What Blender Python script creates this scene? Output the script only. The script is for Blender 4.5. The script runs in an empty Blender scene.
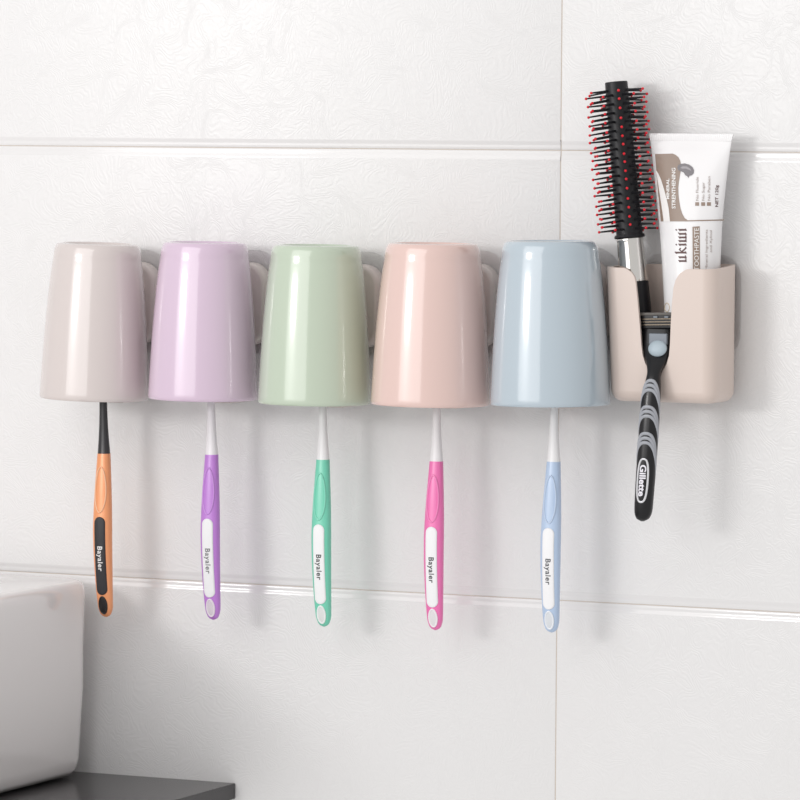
import bpy, bmesh, math, random
from mathutils import Vector, Matrix
from mathutils.geometry import tessellate_polygon
random.seed(7)
C = bpy.context.scene.collection
MM = 0.001
PI = math.pi

# ------------------------------------------------------------------ camera
F_PX = 4600.0
YAW = math.radians(24.7)
PITCH = math.atan(270.0 / F_PX)
ROLL = 0.0066
SCALE = 0.00065                       # metres per pixel on the wall at the picture centre
DIST = F_PX * SCALE
C0 = Vector((0, 0, 1.15))
FWD = Vector((-math.sin(YAW) * math.cos(PITCH), math.cos(YAW) * math.cos(PITCH), -math.sin(PITCH)))
RIGHT0 = FWD.cross(Vector((0, 0, 1))).normalized()
UP0 = RIGHT0.cross(FWD).normalized()
RIGHT = RIGHT0 * math.cos(ROLL) + UP0 * math.sin(ROLL)
UP = UP0 * math.cos(ROLL) - RIGHT0 * math.sin(ROLL)
CAM = C0 - FWD * DIST
cd = bpy.data.cameras.new('camera')
cam = bpy.data.objects.new('camera', cd)
C.objects.link(cam)
m = Matrix((RIGHT, UP, -FWD)).transposed().to_4x4()
m.translation = CAM
cam.matrix_world = m
cd.sensor_width = 36.0
cd.lens = F_PX / 800.0 * 36.0
cd.clip_start = 0.05
bpy.context.scene.camera = cam


def at(px, py, d=0.0):
    """the point seen at (px, py) that stands d metres in front of the wall (plane y = -d)"""
    r = FWD + RIGHT * ((px - 400) / F_PX) - UP * ((py - 400) / F_PX)
    t = (-d - CAM.y) / r.y
    return CAM + r * t


def onsurf(px, py, depth, lift=0.0):
    d = 0.03
    for _ in range(12):
        p = at(px, py, d)
        d = depth(p.x, p.z) + lift
    return at(px, py, d)


# ------------------------------------------------------------------ materials
def mat(name, col, rough=0.4, metal=0.0, coat=0.0, coat_rough=0.05, bump=0.0, bscale=400.0, vary=0.0,
        sss=0.0, spec=0.5, trans=0.0, alpha=1.0, coat_ior=1.5):
    M = bpy.data.materials.new(name)
    M.use_nodes = True
    nt = M.node_tree
    b = nt.nodes['Principled BSDF']
    c = tuple((v / 255.0) for v in col)
    lin = [(v / 12.92 if v <= 0.04045 else ((v + 0.055) / 1.055) ** 2.4) for v in c] + [1]
    b.inputs['Base Color'].default_value = lin
    b.inputs['Roughness'].default_value = rough
    b.inputs['Metallic'].default_value = metal
    b.inputs['Coat Weight'].default_value = coat
    b.inputs['Coat Roughness'].default_value = coat_rough
    b.inputs['Coat IOR'].default_value = coat_ior
    b.inputs['Specular IOR Level'].default_value = spec
    b.inputs['Transmission Weight'].default_value = trans
    b.inputs['Alpha'].default_value = alpha
    if sss:
        b.inputs['Subsurface Weight'].default_value = sss
        b.inputs['Subsurface Radius'].default_value = (0.004, 0.003, 0.002)
        b.inputs['Subsurface Scale'].default_value = 1.0
    tc = nt.nodes.new('ShaderNodeTexCoord')
    n = nt.nodes.new('ShaderNodeTexNoise')
    n.inputs['Scale'].default_value = bscale
    n.inputs['Detail'].default_value = 4
    nt.links.new(tc.outputs['Object'], n.inputs['Vector'])
    if vary:
        mx = nt.nodes.new('ShaderNodeMix')
        mx.data_type = 'RGBA'
        mx.inputs[6].default_value = [v * (1 - vary) for v in lin[:3]] + [1]
        mx.inputs[7].default_value = [min(1, v * (1 + vary)) for v in lin[:3]] + [1]
        nt.links.new(n.outputs['Fac'], mx.inputs[0])
        nt.links.new(mx.outputs[2], b.inputs['Base Color'])
    if bump:
        bp = nt.nodes.new('ShaderNodeBump')
        bp.inputs['Strength'].default_value = bump
        bp.inputs['Distance'].default_value = 0.0005
        nt.links.new(n.outputs['Fac'], bp.inputs['Height'])
        nt.links.new(bp.outputs['Normal'], b.inputs['Normal'])
    return M


def tile_material():
    M = bpy.data.materials.new('embossed_white_tile')
    M.use_nodes = True
    nt = M.node_tree
    b = nt.nodes['Principled BSDF']
    b.inputs['Base Color'].default_value = (0.80, 0.795, 0.795, 1)
    b.inputs['Roughness'].default_value = 0.34
    b.inputs['Specular IOR Level'].default_value = 0.45
    tc = nt.nodes.new('ShaderNodeTexCoord')
    # curly embossed strokes: a wave pattern pushed about by noise
    n1 = nt.nodes.new('ShaderNodeTexNoise')
    n1.inputs['Scale'].default_value = 34
    n1.inputs['Detail'].default_value = 2
    n1.inputs['Distortion'].default_value = 0.8
    nt.links.new(tc.outputs['Object'], n1.inputs['Vector'])
    sub = nt.nodes.new('ShaderNodeVectorMath')
    sub.operation = 'SCALE'
    sub.inputs['Scale'].default_value = 0.12
    nt.links.new(n1.outputs['Color'], sub.inputs[0])
    add = nt.nodes.new('ShaderNodeVectorMath')
    add.operation = 'ADD'
    nt.links.new(tc.outputs['Object'], add.inputs[0])
    nt.links.new(sub.outputs[0], add.inputs[1])
    w = nt.nodes.new('ShaderNodeTexWave')
    w.wave_type = 'BANDS'
    w.bands_direction = 'DIAGONAL'
    w.inputs['Scale'].default_value = 75
    w.inputs['Distortion'].default_value = 3.5
    w.inputs['Detail'].default_value = 3
    w.inputs['Detail Scale'].default_value = 2.0
    nt.links.new(add.outputs[0], w.inputs['Vector'])
    n2 = nt.nodes.new('ShaderNodeTexNoise')
    n2.inputs['Scale'].default_value = 330
    n2.inputs['Detail'].default_value = 3
    nt.links.new(tc.outputs['Object'], n2.inputs['Vector'])
    mul = nt.nodes.new('ShaderNodeMath')
    mul.operation = 'MULTIPLY'
    nt.links.new(w.outputs['Fac'], mul.inputs[0])
    nt.links.new(n2.outputs['Fac'], mul.inputs[1])
    bp = nt.nodes.new('ShaderNodeBump')
    bp.inputs['Strength'].default_value = 0.24
    bp.inputs['Distance'].default_value = 0.0005
    nt.links.new(mul.outputs[0], bp.inputs['Height'])
    nt.links.new(bp.outputs['Normal'], b.inputs['Normal'])
    return M


def clear_material():
    M = bpy.data.materials.new('clear_adhesive_film')
    M.use_nodes = True
    nt = M.node_tree
    nt.nodes.clear()
    out = nt.nodes.new('ShaderNodeOutputMaterial')
    tr = nt.nodes.new('ShaderNodeBsdfTransparent')
    tr.inputs['Color'].default_value = (0.985, 0.98, 0.98, 1)
    gl = nt.nodes.new('ShaderNodeBsdfGlossy')
    gl.inputs['Roughness'].default_value = 0.08
    lw = nt.nodes.new('ShaderNodeLayerWeight')
    lw.inputs['Blend'].default_value = 0.25
    mx = nt.nodes.new('ShaderNodeMixShader')
    nt.links.new(lw.outputs['Fresnel'], mx.inputs[0])
    nt.links.new(tr.outputs[0], mx.inputs[1])
    nt.links.new(gl.outputs[0], mx.inputs[2])
    nt.links.new(mx.outputs[0], out.inputs['Surface'])
    return M


# ------------------------------------------------------------------ object helpers
def obj(name, bm, m, parent=None, smooth=True, angle=40):
    me = bpy.data.meshes.new(name)
    bmesh.ops.recalc_face_normals(bm, faces=bm.faces)
    for f in bm.faces:
        f.smooth = smooth
    if smooth:
        lim = math.radians(angle)
        for e in bm.edges:
            if len(e.link_faces) == 2 and e.calc_face_angle(0) > lim:
                e.smooth = False
    bm.to_mesh(me)
    bm.free()
    for k in (m if isinstance(m, (list, tuple)) else [m]):
        me.materials.append(k)
    o = bpy.data.objects.new(name, me)
    C.objects.link(o)
    if smooth and len(me.polygons) < 6000 and angle < 90:
        wn = o.modifiers.new('even_shading', 'WEIGHTED_NORMAL')
        wn.keep_sharp = True
    if parent is not None:
        o.parent = parent
    return o


def thing(name, label, cat, mw, group=None):
    o = bpy.data.objects.new(name, None)
    C.objects.link(o)
    o.empty_display_size = 0.01
    o.matrix_world = mw if isinstance(mw, Matrix) else Matrix.Translation(mw)
    o['label'] = label
    o['category'] = cat
    if group:
        o['group'] = group
    return o


def tag(o, label, cat, group=None):
    o['label'] = label
    o['category'] = cat
    if group:
        o['group'] = group


def loft(bm, secs, n=32, cap=True, mi=0):
    """secs: (centre, half-width vector, half-depth vector, exponent)"""
    rings = []
    for c, a, b, e in secs:
        r = []
        for i in range(n):
            t = 2 * PI * i / n
            ct, st = math.cos(t), math.sin(t)
            x = math.copysign(abs(ct) ** (2 / e), ct)
            y = math.copysign(abs(st) ** (2 / e), st)
            r.append(bm.verts.new(c + a * x + b * y))
        rings.append(r)
    for r0, r1 in zip(rings, rings[1:]):
        for i in range(n):
            f = bm.faces.new((r0[i], r0[(i + 1) % n], r1[(i + 1) % n], r1[i]))
            f.material_index = mi
    if cap:
        for r in (rings[0], rings[-1]):
            f = bm.faces.new(r)
            f.material_index = mi
    return rings


def lathe(bm, prof, n=64, M=None, mi=0):
    """prof: (radius, height) pairs; a radius of 0 closes to a pole"""
    rings = []
    for r, h in prof:
        if r < 1e-7:
            rings.append([bm.verts.new((0, 0, h))])
        else:
            rings.append([bm.verts.new((r * math.cos(2 * PI * i / n), r * math.sin(2 * PI * i / n), h)) for i in range(n)])
    new = [v for r in rings for v in r]
    for a, b in zip(rings, rings[1:]):
        for i in range(n):
            j = (i + 1) % n
            if len(a) == 1 and len(b) == 1:
                continue
            if len(a) == 1:
                f = bm.faces.new((a[0], b[i], b[j]))
            elif len(b) == 1:
                f = bm.faces.new((a[i], a[j], b[0]))
            else:
                f = bm.faces.new((a[i], a[j], b[j], b[i]))
            f.material_index = mi
    if M is not None:
        bmesh.ops.transform(bm, matrix=M, verts=new)
    return new


def tube(bm, pts, r, n=8, mi=0, closed=False):
    """round tube along points"""
    rings = []
    N = len(pts)
    for k, p in enumerate(pts):
        if closed:
            t = (pts[(k + 1) % N] - pts[k - 1]).normalized()
        else:
            t = (pts[min(k + 1, N - 1)] - pts[max(k - 1, 0)]).normalized()
        ref = Vector((0, 1, 0)) if abs(t.y) < 0.9 else Vector((1, 0, 0))
        u = t.cross(ref).normalized()
        v = t.cross(u).normalized()
        rr = r[k] if isinstance(r, (list, tuple)) else r
        rings.append([bm.verts.new(p + (u * math.cos(2 * PI * i / n) + v * math.sin(2 * PI * i / n)) * rr) for i in range(n)])
    pairs = list(zip(rings, rings[1:])) + ([(rings[-1], rings[0])] if closed else [])
    for a, b in pairs:
        for i in range(n):
            f = bm.faces.new((a[i], a[(i + 1) % n], b[(i + 1) % n], b[i]))
            f.material_index = mi
    if not closed:
        for rg in (rings[0], rings[-1]):
            bm.faces.new(rg).material_index = mi


def rbox(bm, lo, hi, r, seg=4):
    lo, hi = Vector(lo), Vector(hi)
    M = Matrix.Translation((lo + hi) / 2) @ Matrix.Diagonal((*(hi - lo), 1))
    g = bmesh.ops.create_cube(bm, size=1, matrix=M)
    vs = set(g['verts'])
    if r > 0:
        es = [e for e in bm.edges if e.verts[0] in vs and e.verts[1] in vs]
        bmesh.ops.bevel(bm, geom=es, offset=r, segments=seg, profile=0.5, affect='EDGES')


def plate(bm, cx, cz, w, h, rad, y0, y1, soft, seg=10):
    """rounded-corner plate facing -y, its front edge softened by a quarter round"""
    def ring(inset, y):
        r = max(rad - inset, 0.0005)
        out = []
        for qx, qz, a0 in ((1, 1, 0), (-1, 1, 90), (-1, -1, 180), (1, -1, 270)):
            ox, oz = cx + qx * (w / 2 - rad), cz + qz * (h / 2 - rad)
            for k in range(seg + 1):
                a = math.radians(a0 + 90 * k / seg)
                out.append(bm.verts.new((ox + r * math.cos(a), y, oz + r * math.sin(a))))
        return out
    rings = [ring(0, y0), ring(0, y1 + soft)]
    for k in range(1, 6):
        a = PI / 2 * k / 5
        rings.append(ring(soft * (1 - math.cos(a)), y1 + soft * (1 - math.sin(a))))
    for a, b in zip(rings, rings[1:]):
        n = len(a)
        for i in range(n):
            bm.faces.new((a[i], a[(i + 1) % n], b[(i + 1) % n], b[i]))
    bm.faces.new(rings[0])
    bm.faces.new(rings[-1])


def evaluated(o):
    dg = bpy.context.evaluated_depsgraph_get()
    dg.update()
    return bpy.data.meshes.new_from_object(o.evaluated_get(dg))


def text_polys(s, size, shear=0.0, bold=0.0, spacing=1.0):
    """the flat mesh of a line of lettering: (verts as (u, v), faces)"""
    cu = bpy.data.curves.new('lettering_source', 'FONT')
    cu.body = s
    cu.size = size
    cu.shear = shear
    cu.offset = bold
    cu.space_character = spacing
    cu.resolution_u = 3
    o = bpy.data.objects.new('lettering_source', cu)
    C.objects.link(o)
    me = evaluated(o)
    vs = [(v.co.x, v.co.y) for v in me.vertices]
    fs = [tuple(p.vertices) for p in me.polygons]
    bpy.data.objects.remove(o)
    bpy.data.curves.remove(cu)
    bpy.data.meshes.remove(me)
    return vs, fs


def add_text(bm, s, size, put, shear=0.0, bold=0.0, spacing=1.0, mi=0, width=None):
    vs, fs = text_polys(s, size, shear, bold, spacing)
    if not vs:
        return
    u0 = min(v[0] for v in vs)
    k = 1.0 if width is None else width / (max(v[0] for v in vs) - u0)
    bv = [bm.verts.new(put((u - u0) * k, v)) for u, v in vs]
    for f in fs:
        try:
            bm.faces.new([bv[i] for i in f]).material_index = mi
        except ValueError:
            pass


def add_poly(bm, pts, put, mi=0, cuts=3):
    """a flat outline laid on a curved surface: triangulated, cut finer, then put() on it"""
    b2 = bmesh.new()
    pv = [b2.verts.new((x, y, 0)) for x, y in pts]
    for tri in tessellate_polygon([[Vector((x, y, 0)) for x, y in pts]]):
        b2.faces.new([pv[i] for i in tri])
    b2.normal_update()
    if cuts:
        step = 3.2 / cuts
        for ax_ in (0, 1):
            vals = [p[ax_] for p in pts]
            k = min(vals) + step
            while k < max(vals):
                co = Vector((k, 0, 0)) if ax_ == 0 else Vector((0, k, 0))
                no = Vector((1, 0, 0)) if ax_ == 0 else Vector((0, 1, 0))
                bmesh.ops.bisect_plane(b2, geom=b2.verts[:] + b2.edges[:] + b2.faces[:], dist=1e-5, plane_co=co, plane_no=no)
                k += step
        b2.normal_update()
        bmesh.ops.triangulate(b2, faces=b2.faces[:])
    mp = {v: bm.verts.new(put(v.co.x, v.co.y)) for v in b2.verts}
    for f in b2.faces:
        bm.faces.new([mp[v] for v in f.verts]).material_index = mi
    b2.free()


def interp(tab, x):
    if x <= tab[0][0]:
        return tab[0][1]
    for (x0, y0), (x1, y1) in zip(tab, tab[1:]):
        if x <= x1:
            t = (x - x0) / (x1 - x0)
            return y0 + (y1 - y0) * t
    return tab[-1][1]


def smooth_interp(tab, x):
    """Catmull-Rom through the table"""
    n = len(tab)
    if x <= tab[0][0]:
        return tab[0][1]
    if x >= tab[-1][0]:
        return tab[-1][1]
    for i in range(n - 1):
        if x <= tab[i + 1][0]:
            break
    x0, y0 = tab[i]
    x1, y1 = tab[i + 1]
    def slope(j):
        a, b = max(j - 1, 0), min(j + 1, n - 1)
        return (tab[b][1] - tab[a][1]) / (tab[b][0] - tab[a][0])
    h = x1 - x0
    t = (x - x0) / h
    m0, m1 = slope(i) * h, slope(i + 1) * h
    return ((2 * t**3 - 3 * t**2 + 1) * y0 + (t**3 - 2 * t**2 + t) * m0 + (-2 * t**3 + 3 * t**2) * y1 + (t**3 - t**2) * m1)


# ------------------------------------------------------------------ the wall
M_tile = tile_material()
M_grout = mat('tile_grout', (203, 193, 183), rough=0.9, bump=0.4, bscale=900, vary=0.12)
zj = [at(400, 149.0).z, at(400, 592.0).z]
TH = zj[0] - zj[1]
TW = TH * 2.05
xj = at(558.6, 400).x
M_edge = mat('smooth_tile_edge_glaze', (231, 230, 230), rough=0.15, coat=0.4, coat_rough=0.08)
bm = bmesh.new()
XL, XR = xj - 4 * TW, xj + 3 * TW
SH = 0.55 * MM                        # depth of the stepped tile edge


def tile_profile(z0, z1):
    g = 0.25 * MM
    half = []                            # from the joint inwards to the face: (distance from the joint, y)
    half.append((g, 2.2 * MM))
    for k in range(0, 8):
        a = PI / 2 * k / 7
        half.append((g + 2.0 * MM * (1 - math.cos(a)), SH + 0.55 * MM * (1 - math.sin(a))))
    # on up the gentle shoulder to the face
    for k in range(0, 13):
        t = k / 12
        half.append((2.9 * MM + 3.2 * MM * t, SH * (1 - (3 * t * t - 2 * t**3))))
    p = [(z0 + a, y) for a, y in half]
    p += [(z1 - a, y) for a, y in reversed(half)]
    return p


row = -3
while True:
    z0 = zj[1] + row * TH
    if z0 > 2.5:
        break
    prof = tile_profile(z0, z0 + TH)
    for c in range(-4, 3):
        x0 = xj + c * TW + 0.34 * MM
        x1 = xj + (c + 1) * TW - 0.34 * MM
        cols = []
        e = 0.22 * MM
        for x, dy in ((x0, 0.0022), (x0, e), (x0 + 0.3 * e, 0.3 * e), (x0 + e, 0), (x1 - e, 0), (x1 - 0.3 * e, 0.3 * e), (x1, e), (x1, 0.0022)):
            cols.append([bm.verts.new((x, y + dy, z)) for z, y in prof])
        for a, b in zip(cols, cols[1:]):
            for i in range(len(prof) - 1):
                f = bm.faces.new((a[i], a[i + 1], b[i + 1], b[i]))
                if prof[i + 1][0] - prof[i][0] < 0.1:
                    f.material_index = 2
    row += 1
zb, zt = zj[1] - 3 * TH, z0
for r_ in range(-3, row):                # grout struck nearly flush in the upright joints
    for c in range(-3, 3):
        x = xj + c * TW
        g_ = [bm.verts.new(v) for v in ((x - 0.5 * MM, 0.16 * MM, zj[1] + r_ * TH + 6.5 * MM), (x + 0.5 * MM, 0.16 * MM, zj[1] + r_ * TH + 6.5 * MM), (x + 0.5 * MM, 0.16 * MM, zj[1] + (r_ + 1) * TH - 6.5 * MM), (x - 0.5 * MM, 0.16 * MM, zj[1] + (r_ + 1) * TH - 6.5 * MM))]
        bm.faces.new(g_).material_index = 1
q = [bm.verts.new(v) for v in ((XL, 1.05 * MM, zb), (XR, 1.05 * MM, zb), (XR, 1.05 * MM, zt), (XL, 1.05 * MM, zt))]
bm.faces.new(q).material_index = 1
q2 = [bm.verts.new(v) for v in ((XL, 0.06, zb), (XR, 0.06, zb), (XR, 0.06, zt), (XL, 0.06, zt))]
bm.faces.new(q2).material_index = 1
for i in range(4):
    bm.faces.new((q[i], q[(i + 1) % 4], q2[(i + 1) % 4], q2[i])).material_index = 1
wall = obj('wall_back', bm, [M_tile, M_grout, M_edge], angle=50)
wall['kind'] = 'structure'

# ------------------------------------------------------------------ counter and basin
M_stone = mat('dark_grey_stone', (54, 52, 54), rough=0.22, bump=0.06, bscale=600, vary=0.22, spec=0.5)
cc = at(235.8, 783, 0.0)
CT = cc.z
bm = bmesh.new()
rbox(bm, (cc.x - 1.25, -0.56, CT - 0.0105), (cc.x, -0.0003, CT), 0.0007, 2)
ct = obj('countertop', bm, M_stone, angle=30)
tag(ct, 'dark grey stone countertop slab along the wall under the white basin', 'countertop')

M_ceramic = mat('white_glazed_ceramic', (240, 236, 235), rough=0.12, coat=0.5, bump=0.03, bscale=60)
cr = at(95.5, 578.5, 0.016)
bH = cr.z - CT
bx1 = cr.x
BWID, BDEP = 0.52, 0.40
bm = bmesh.new()


def rr_ring(inset, z, rad, n=8, wide=0.0):
    x1, x0 = bx1 - inset + wide, bx1 - BWID + inset
    y1, y0 = -0.013 - inset * 0.6, -0.013 - BDEP + inset
    out = []
    for sx, sy, a0 in ((x1 - rad, y1 - rad, 0), (x0 + rad, y1 - rad, 90), (x0 + rad, y0 + rad, 180), (x1 - rad, y0 + rad, 270)):
        for k in range(n + 1):
            a = math.radians(a0 + 90 * k / n)
            out.append(bm.verts.new((sx + rad * math.cos(a), sy + rad * math.sin(a), z)))
    return out


rings = []
prof = [(0.026, CT + 0.0006, .012), (0.018, CT + 0.0010, .013), (0.0105, CT + 0.0022, .014), (0.0075, CT + 0.0060, .015), (0.0060, CT + 0.013, .015), (0.0048, CT + 0.030, .016), (0.0033, CT + 0.060, .016),
        (0.0020, CT + 0.090, .020), (0.0004, CT + bH - 0.012, .022), (0.0, CT + bH - 0.0085, .023), (0.0005, CT + bH - 0.0052, .023), (0.0018, CT + bH - 0.0026, .022), (0.0040, CT + bH - 0.0008, .021), (0.0070, CT + bH, .020),
        (0.062, CT + bH - 0.0006, .020), (0.066, CT + bH - 0.003, .020), (0.070, CT + bH - 0.012, .022), (0.080, CT + 0.05, .03), (0.095, CT + 0.028, .04), (0.13, CT + 0.022, .045)]
for ins, z, rad in prof:
    rings.append(rr_ring(ins, z, rad))
for a, b in zip(rings, rings[1:]):
    n = len(a)
    for i in range(n):
        bm.faces.new((a[i], a[(i + 1) % n], b[(i + 1) % n], b[i]))
bm.faces.new(rings[0])
bm.faces.new(rings[-1])
basin = obj('wash_basin', bm, M_ceramic, angle=60)
tag(basin, 'white glossy rectangular vessel basin standing on the dark counter', 'sink')

# ------------------------------------------------------------------ cups
cup_px = [  # rim centre x, rim centre y, half width, height, lean at the top
    (93.8, 398.2, 54.3, 154.5, 5.0, (214, 204, 201), 'pale beige grey'),
    (202.7, 398.6, 54.6, 156.0, 2.6, (216, 193, 214), 'lilac'),
    (314.3, 403.0, 56.6, 157.5, 2.2, (192, 206, 186), 'sage green'),
    (430.3, 404.2, 59.6, 160.5, 2.6, (229, 199, 191), 'salmon pink'),
    (550.4, 404.2, 60.3, 163.0, -0.8, (184, 198, 208), 'grey blue'),
]
CUP_D = 0.050
cup_prof = [(0, 1.0), (0.012, 1.001), (0.03, 0.999), (0.12, 0.987), (0.25, 0.968), (0.40, 0.944), (0.55, 0.915), (0.70, 0.879), (0.80, 0.850), (0.88, 0.819), (0.92, 0.80)]
for i, (cx, cy, hw, hh, lean, col, cname) in enumerate(cup_px):
    p = at(cx, cy, CUP_D)
    u = (at(cx, cy + 1, CUP_D) - p).length
    R, H = hw * u, hh * u
    bm = bmesh.new()
    prof = []
    W = 0.0017
    top = []
    for k in range(0, 41):
        h = 0.905 * k / 40
        top.append((R * smooth_interp(cup_prof, h), h * H))
    # shoulder round up to the flat foot
    rs, hs = top[-1]
    rf = R * 0.70
    for k in range(1, 11):
        a = PI / 2 * k / 10
        top.append((rf + (rs - rf) * math.cos(a) ** 0.92 - 0.0 * k, hs + (H - hs) * math.sin(a)))
    foot = [(rf - 0.0018, H + 0.0002), (rf - 0.0026, H - 0.0002), (rf - 0.0034, H - 0.0016), (rf - 0.006, H - 0.0018), (0, H - 0.0018)]
    inner = [(max(r - W, 0.0), h if h < H * 0.9 else min(h, H - 0.0045)) for r, h in top]
    inner = [(r, min(h, H - 0.0045)) for r, h in inner]
    prof = [(0, H - 0.0045)] + list(reversed(inner[1:])) + [(R - W, 0.0006), (R - W * 0.7, 0.0001), (R - W * 0.3, 0.0)] + [(R - 0.0001, 0.0005)] + top[1:] + foot
    lathe(bm, prof, n=96)
    o = obj('tumbler_cup', bm, mat('glossy_plastic_%d' % i, col, rough=0.25, coat=0.9, coat_rough=0.09, coat_ior=1.75, sss=0.0, bump=0.02, bscale=120), angle=50)
    o.location = p
    o.rotation_euler = (0, (lean - 1.0) / hh, 0)
    tag(o, '%s glossy plastic tumbler hanging upside down over a toothbrush' % cname, 'cup', 'upside down tumblers on the wall')

# ------------------------------------------------------------------ cup hooks behind the tumblers
M_hook = mat('warm_white_plastic', (222, 213, 209), rough=0.32, bump=0.03, bscale=200)
M_clear = clear_material()
hook_px = [(157.2, 262.0, 'pale beige grey'), (267.8, 262.5, 'lilac'), (381.0, 264.5, 'sage green'), (496.5, 263.5, 'salmon pink'), (608.0, 260.5, 'grey blue')]
HW, HHT, HT = 0.053, 0.0545, 0.0115
brush_px = [(104.0, 453.5), (211.7, 454.5), (323.0, 459.5), (436.4, 461.2), (553.7, 461.6)]
BR_D = 0.036
for (rx, ty, cname), (cx, cy, *_), (bx, by) in zip(hook_px, cup_px, brush_px):
    e = at(rx, ty + 30, 0.007)
    tp = at(rx - 25, ty, 0.009)
    pc = Vector((e.x - HW / 2, 0, tp.z - HHT / 2))
    t = thing('cup_hook', 'off-white plastic wall hook half hidden behind the %s tumbler' % cname, 'hook', Vector((pc.x, 0, pc.z)), 'wall hooks behind the tumblers')
    bm = bmesh.new()
    plate(bm, 0, 0, HW, HHT, 0.014, -0.0009, -HT, 0.0035)
    obj('back_plate', bm, M_hook, t)
    bm = bmesh.new()
    plate(bm, 0, 0.001, HW + 0.012, HHT + 0.014, 0.018, -0.0002, -0.0008, 0.0003)
    obj('adhesive_pad', bm, M_clear, t)
    # arm: down the wall, out under the rim and up inside the cup to a fork that takes the brush neck
    rim = at(cx, cy, CUP_D)
    zr = rim.z - pc.z - 0.0042
    bxw = at(bx, by, BR_D).x - pc.x
    bm = bmesh.new()
    rbox(bm, (bxw - 0.009, -0.0095, zr), (bxw + 0.009, -0.0040, -HHT / 2 + 0.004), 0.001, 2)
    rbox(bm, (bxw - 0.009, -0.0260, zr - 0.0001), (bxw + 0.009, -0.0041, zr + 0.0030), 0.001, 2)
    rbox(bm, (bxw - 0.009, -0.0262, zr), (bxw + 0.009, -0.0230, zr + 0.037), 0.001, 2)
    for s in (-1, 1):
        rbox(bm, (bxw + s * 0.0062 - 0.0024, -0.0440, zr + 0.0335), (bxw + s * 0.0062 + 0.0024, -0.0231, zr + 0.0369), 0.001, 2)
    obj('arm', bm, M_hook, t)

# ------------------------------------------------------------------ toothbrushes
HL = 0.1085                             # handle, joint to tip
# half width and half depth along the handle (t = 0 at the joint, 1 at the tip), and how far its belly comes forward
hw_tab = [(0, 4.4), (0.08, 4.9), (0.2, 5.7), (0.32, 6.3), (0.45, 6.65), (0.6, 6.55), (0.75, 6.15), (0.88, 5.6), (0.94, 5.2), (0.975, 4.2), (0.992, 2.6), (1.0, 0.6)]
hd_tab = [(0, 3.6), (0.1, 3.9), (0.25, 4.3), (0.45, 4.6), (0.7, 4.2), (0.88, 3.7), (0.95, 3.3), (0.98, 2.5), (0.993, 1.5), (1.0, 0.35)]
bow_tab = [(0, 0), (0.25, 2.0), (0.5, 3.4), (0.75, 2.6), (1.0, 0.2)]
EXP = 2.3


def h_front(x, z):
    t = min(max(-z / HL, 0), 1)
    a, b = interp(hw_tab, t) * MM, interp(hd_tab, t) * MM
    q = min(abs(x) / a, 0.995)
    return smooth_interp(bow_tab, t) * MM + b * (1 - q ** EXP) ** (1 / EXP)


def on_handle(x, z, lift=0.00015):
    return Vector((x, -h_front(x, z) - lift, z))


def stadium(cx, cz, w, h, n=14, p=2.0):
    """upright rounded bar outline"""
    r = w / 2
    pts = []
    for k in range(n + 1):
        a = PI * k / n
        pts.append((cx + r * math.cos(a), cz + h / 2 - r + r * math.sin(a)))
    s = h - 2 * r
    for k in range(1, 16):
        pts.append((cx - r, cz + s / 2 - s * k / 16))
    for k in range(n + 1):
        a = PI + PI * k / n
        pts.append((cx + r * math.cos(a), cz - h / 2 + r + r * math.sin(a)))
    for k in range(1, 16):
        pts.append((cx + r, cz - s / 2 + s * k / 16))
    return pts


def inlay(bm, outline, lift):
    """raised smooth inlay: rim wall up from the handle, gently domed top"""
    cx = sum(p[0] for p in outline) / len(outline)
    cz = sum(p[1] for p in outline) / len(outline)
    zs = [p[1] for p in outline]
    rings = []
    xs = [p[0] for p in outline]
    halfw = (max(xs) - min(xs)) / 2
    # shrink towards the centre line so that the rings stay even
    z0, z1 = min(zs) + halfw, max(zs) - halfw
    for s, l in ((1.0, -0.0004), (1.0, lift * 0.5), (0.93, lift * 0.95), (0.8, lift), (0.5, lift), (0.2, lift)):
        r = []
        for x, z in outline:
            mz = min(max(z, z0), z1)
            r.append(bm.verts.new(on_handle(cx + (x - cx) * s, mz + (z - mz) * s, l)))
        rings.append(r)
    for a, b in zip(rings, rings[1:]):
        for i in range(len(a)):
            bm.faces.new((a[i], a[(i + 1) % len(a)], b[(i + 1) % len(a)], b[i]))
    r = rings[-1]
    n = len(r)
    # stitch the middle strip: the right flank runs up in the list's tail, so roll it to start at the foot's middle
    top = max(range(n), key=lambda i: outline[i][1])
    low = min(range(n), key=lambda i: outline[i][1])
    lf = [top]
    while lf[-1] != low:
        lf.append((lf[-1] + 1) % n)
    rt = [top]
    while rt[-1] != low:
        rt.append((rt[-1] - 1) % n)
    m_ = min(len(lf), len(rt))
    for i in range(m_ - 1):
        a_ = [lf[i], lf[i + 1], rt[i + 1], rt[i]]
        q_ = []
        for k in a_:
            if r[k] not in q_:
                q_.append(r[k])
        if len(q_) >= 3:
            bm.faces.new(q_)


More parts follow.
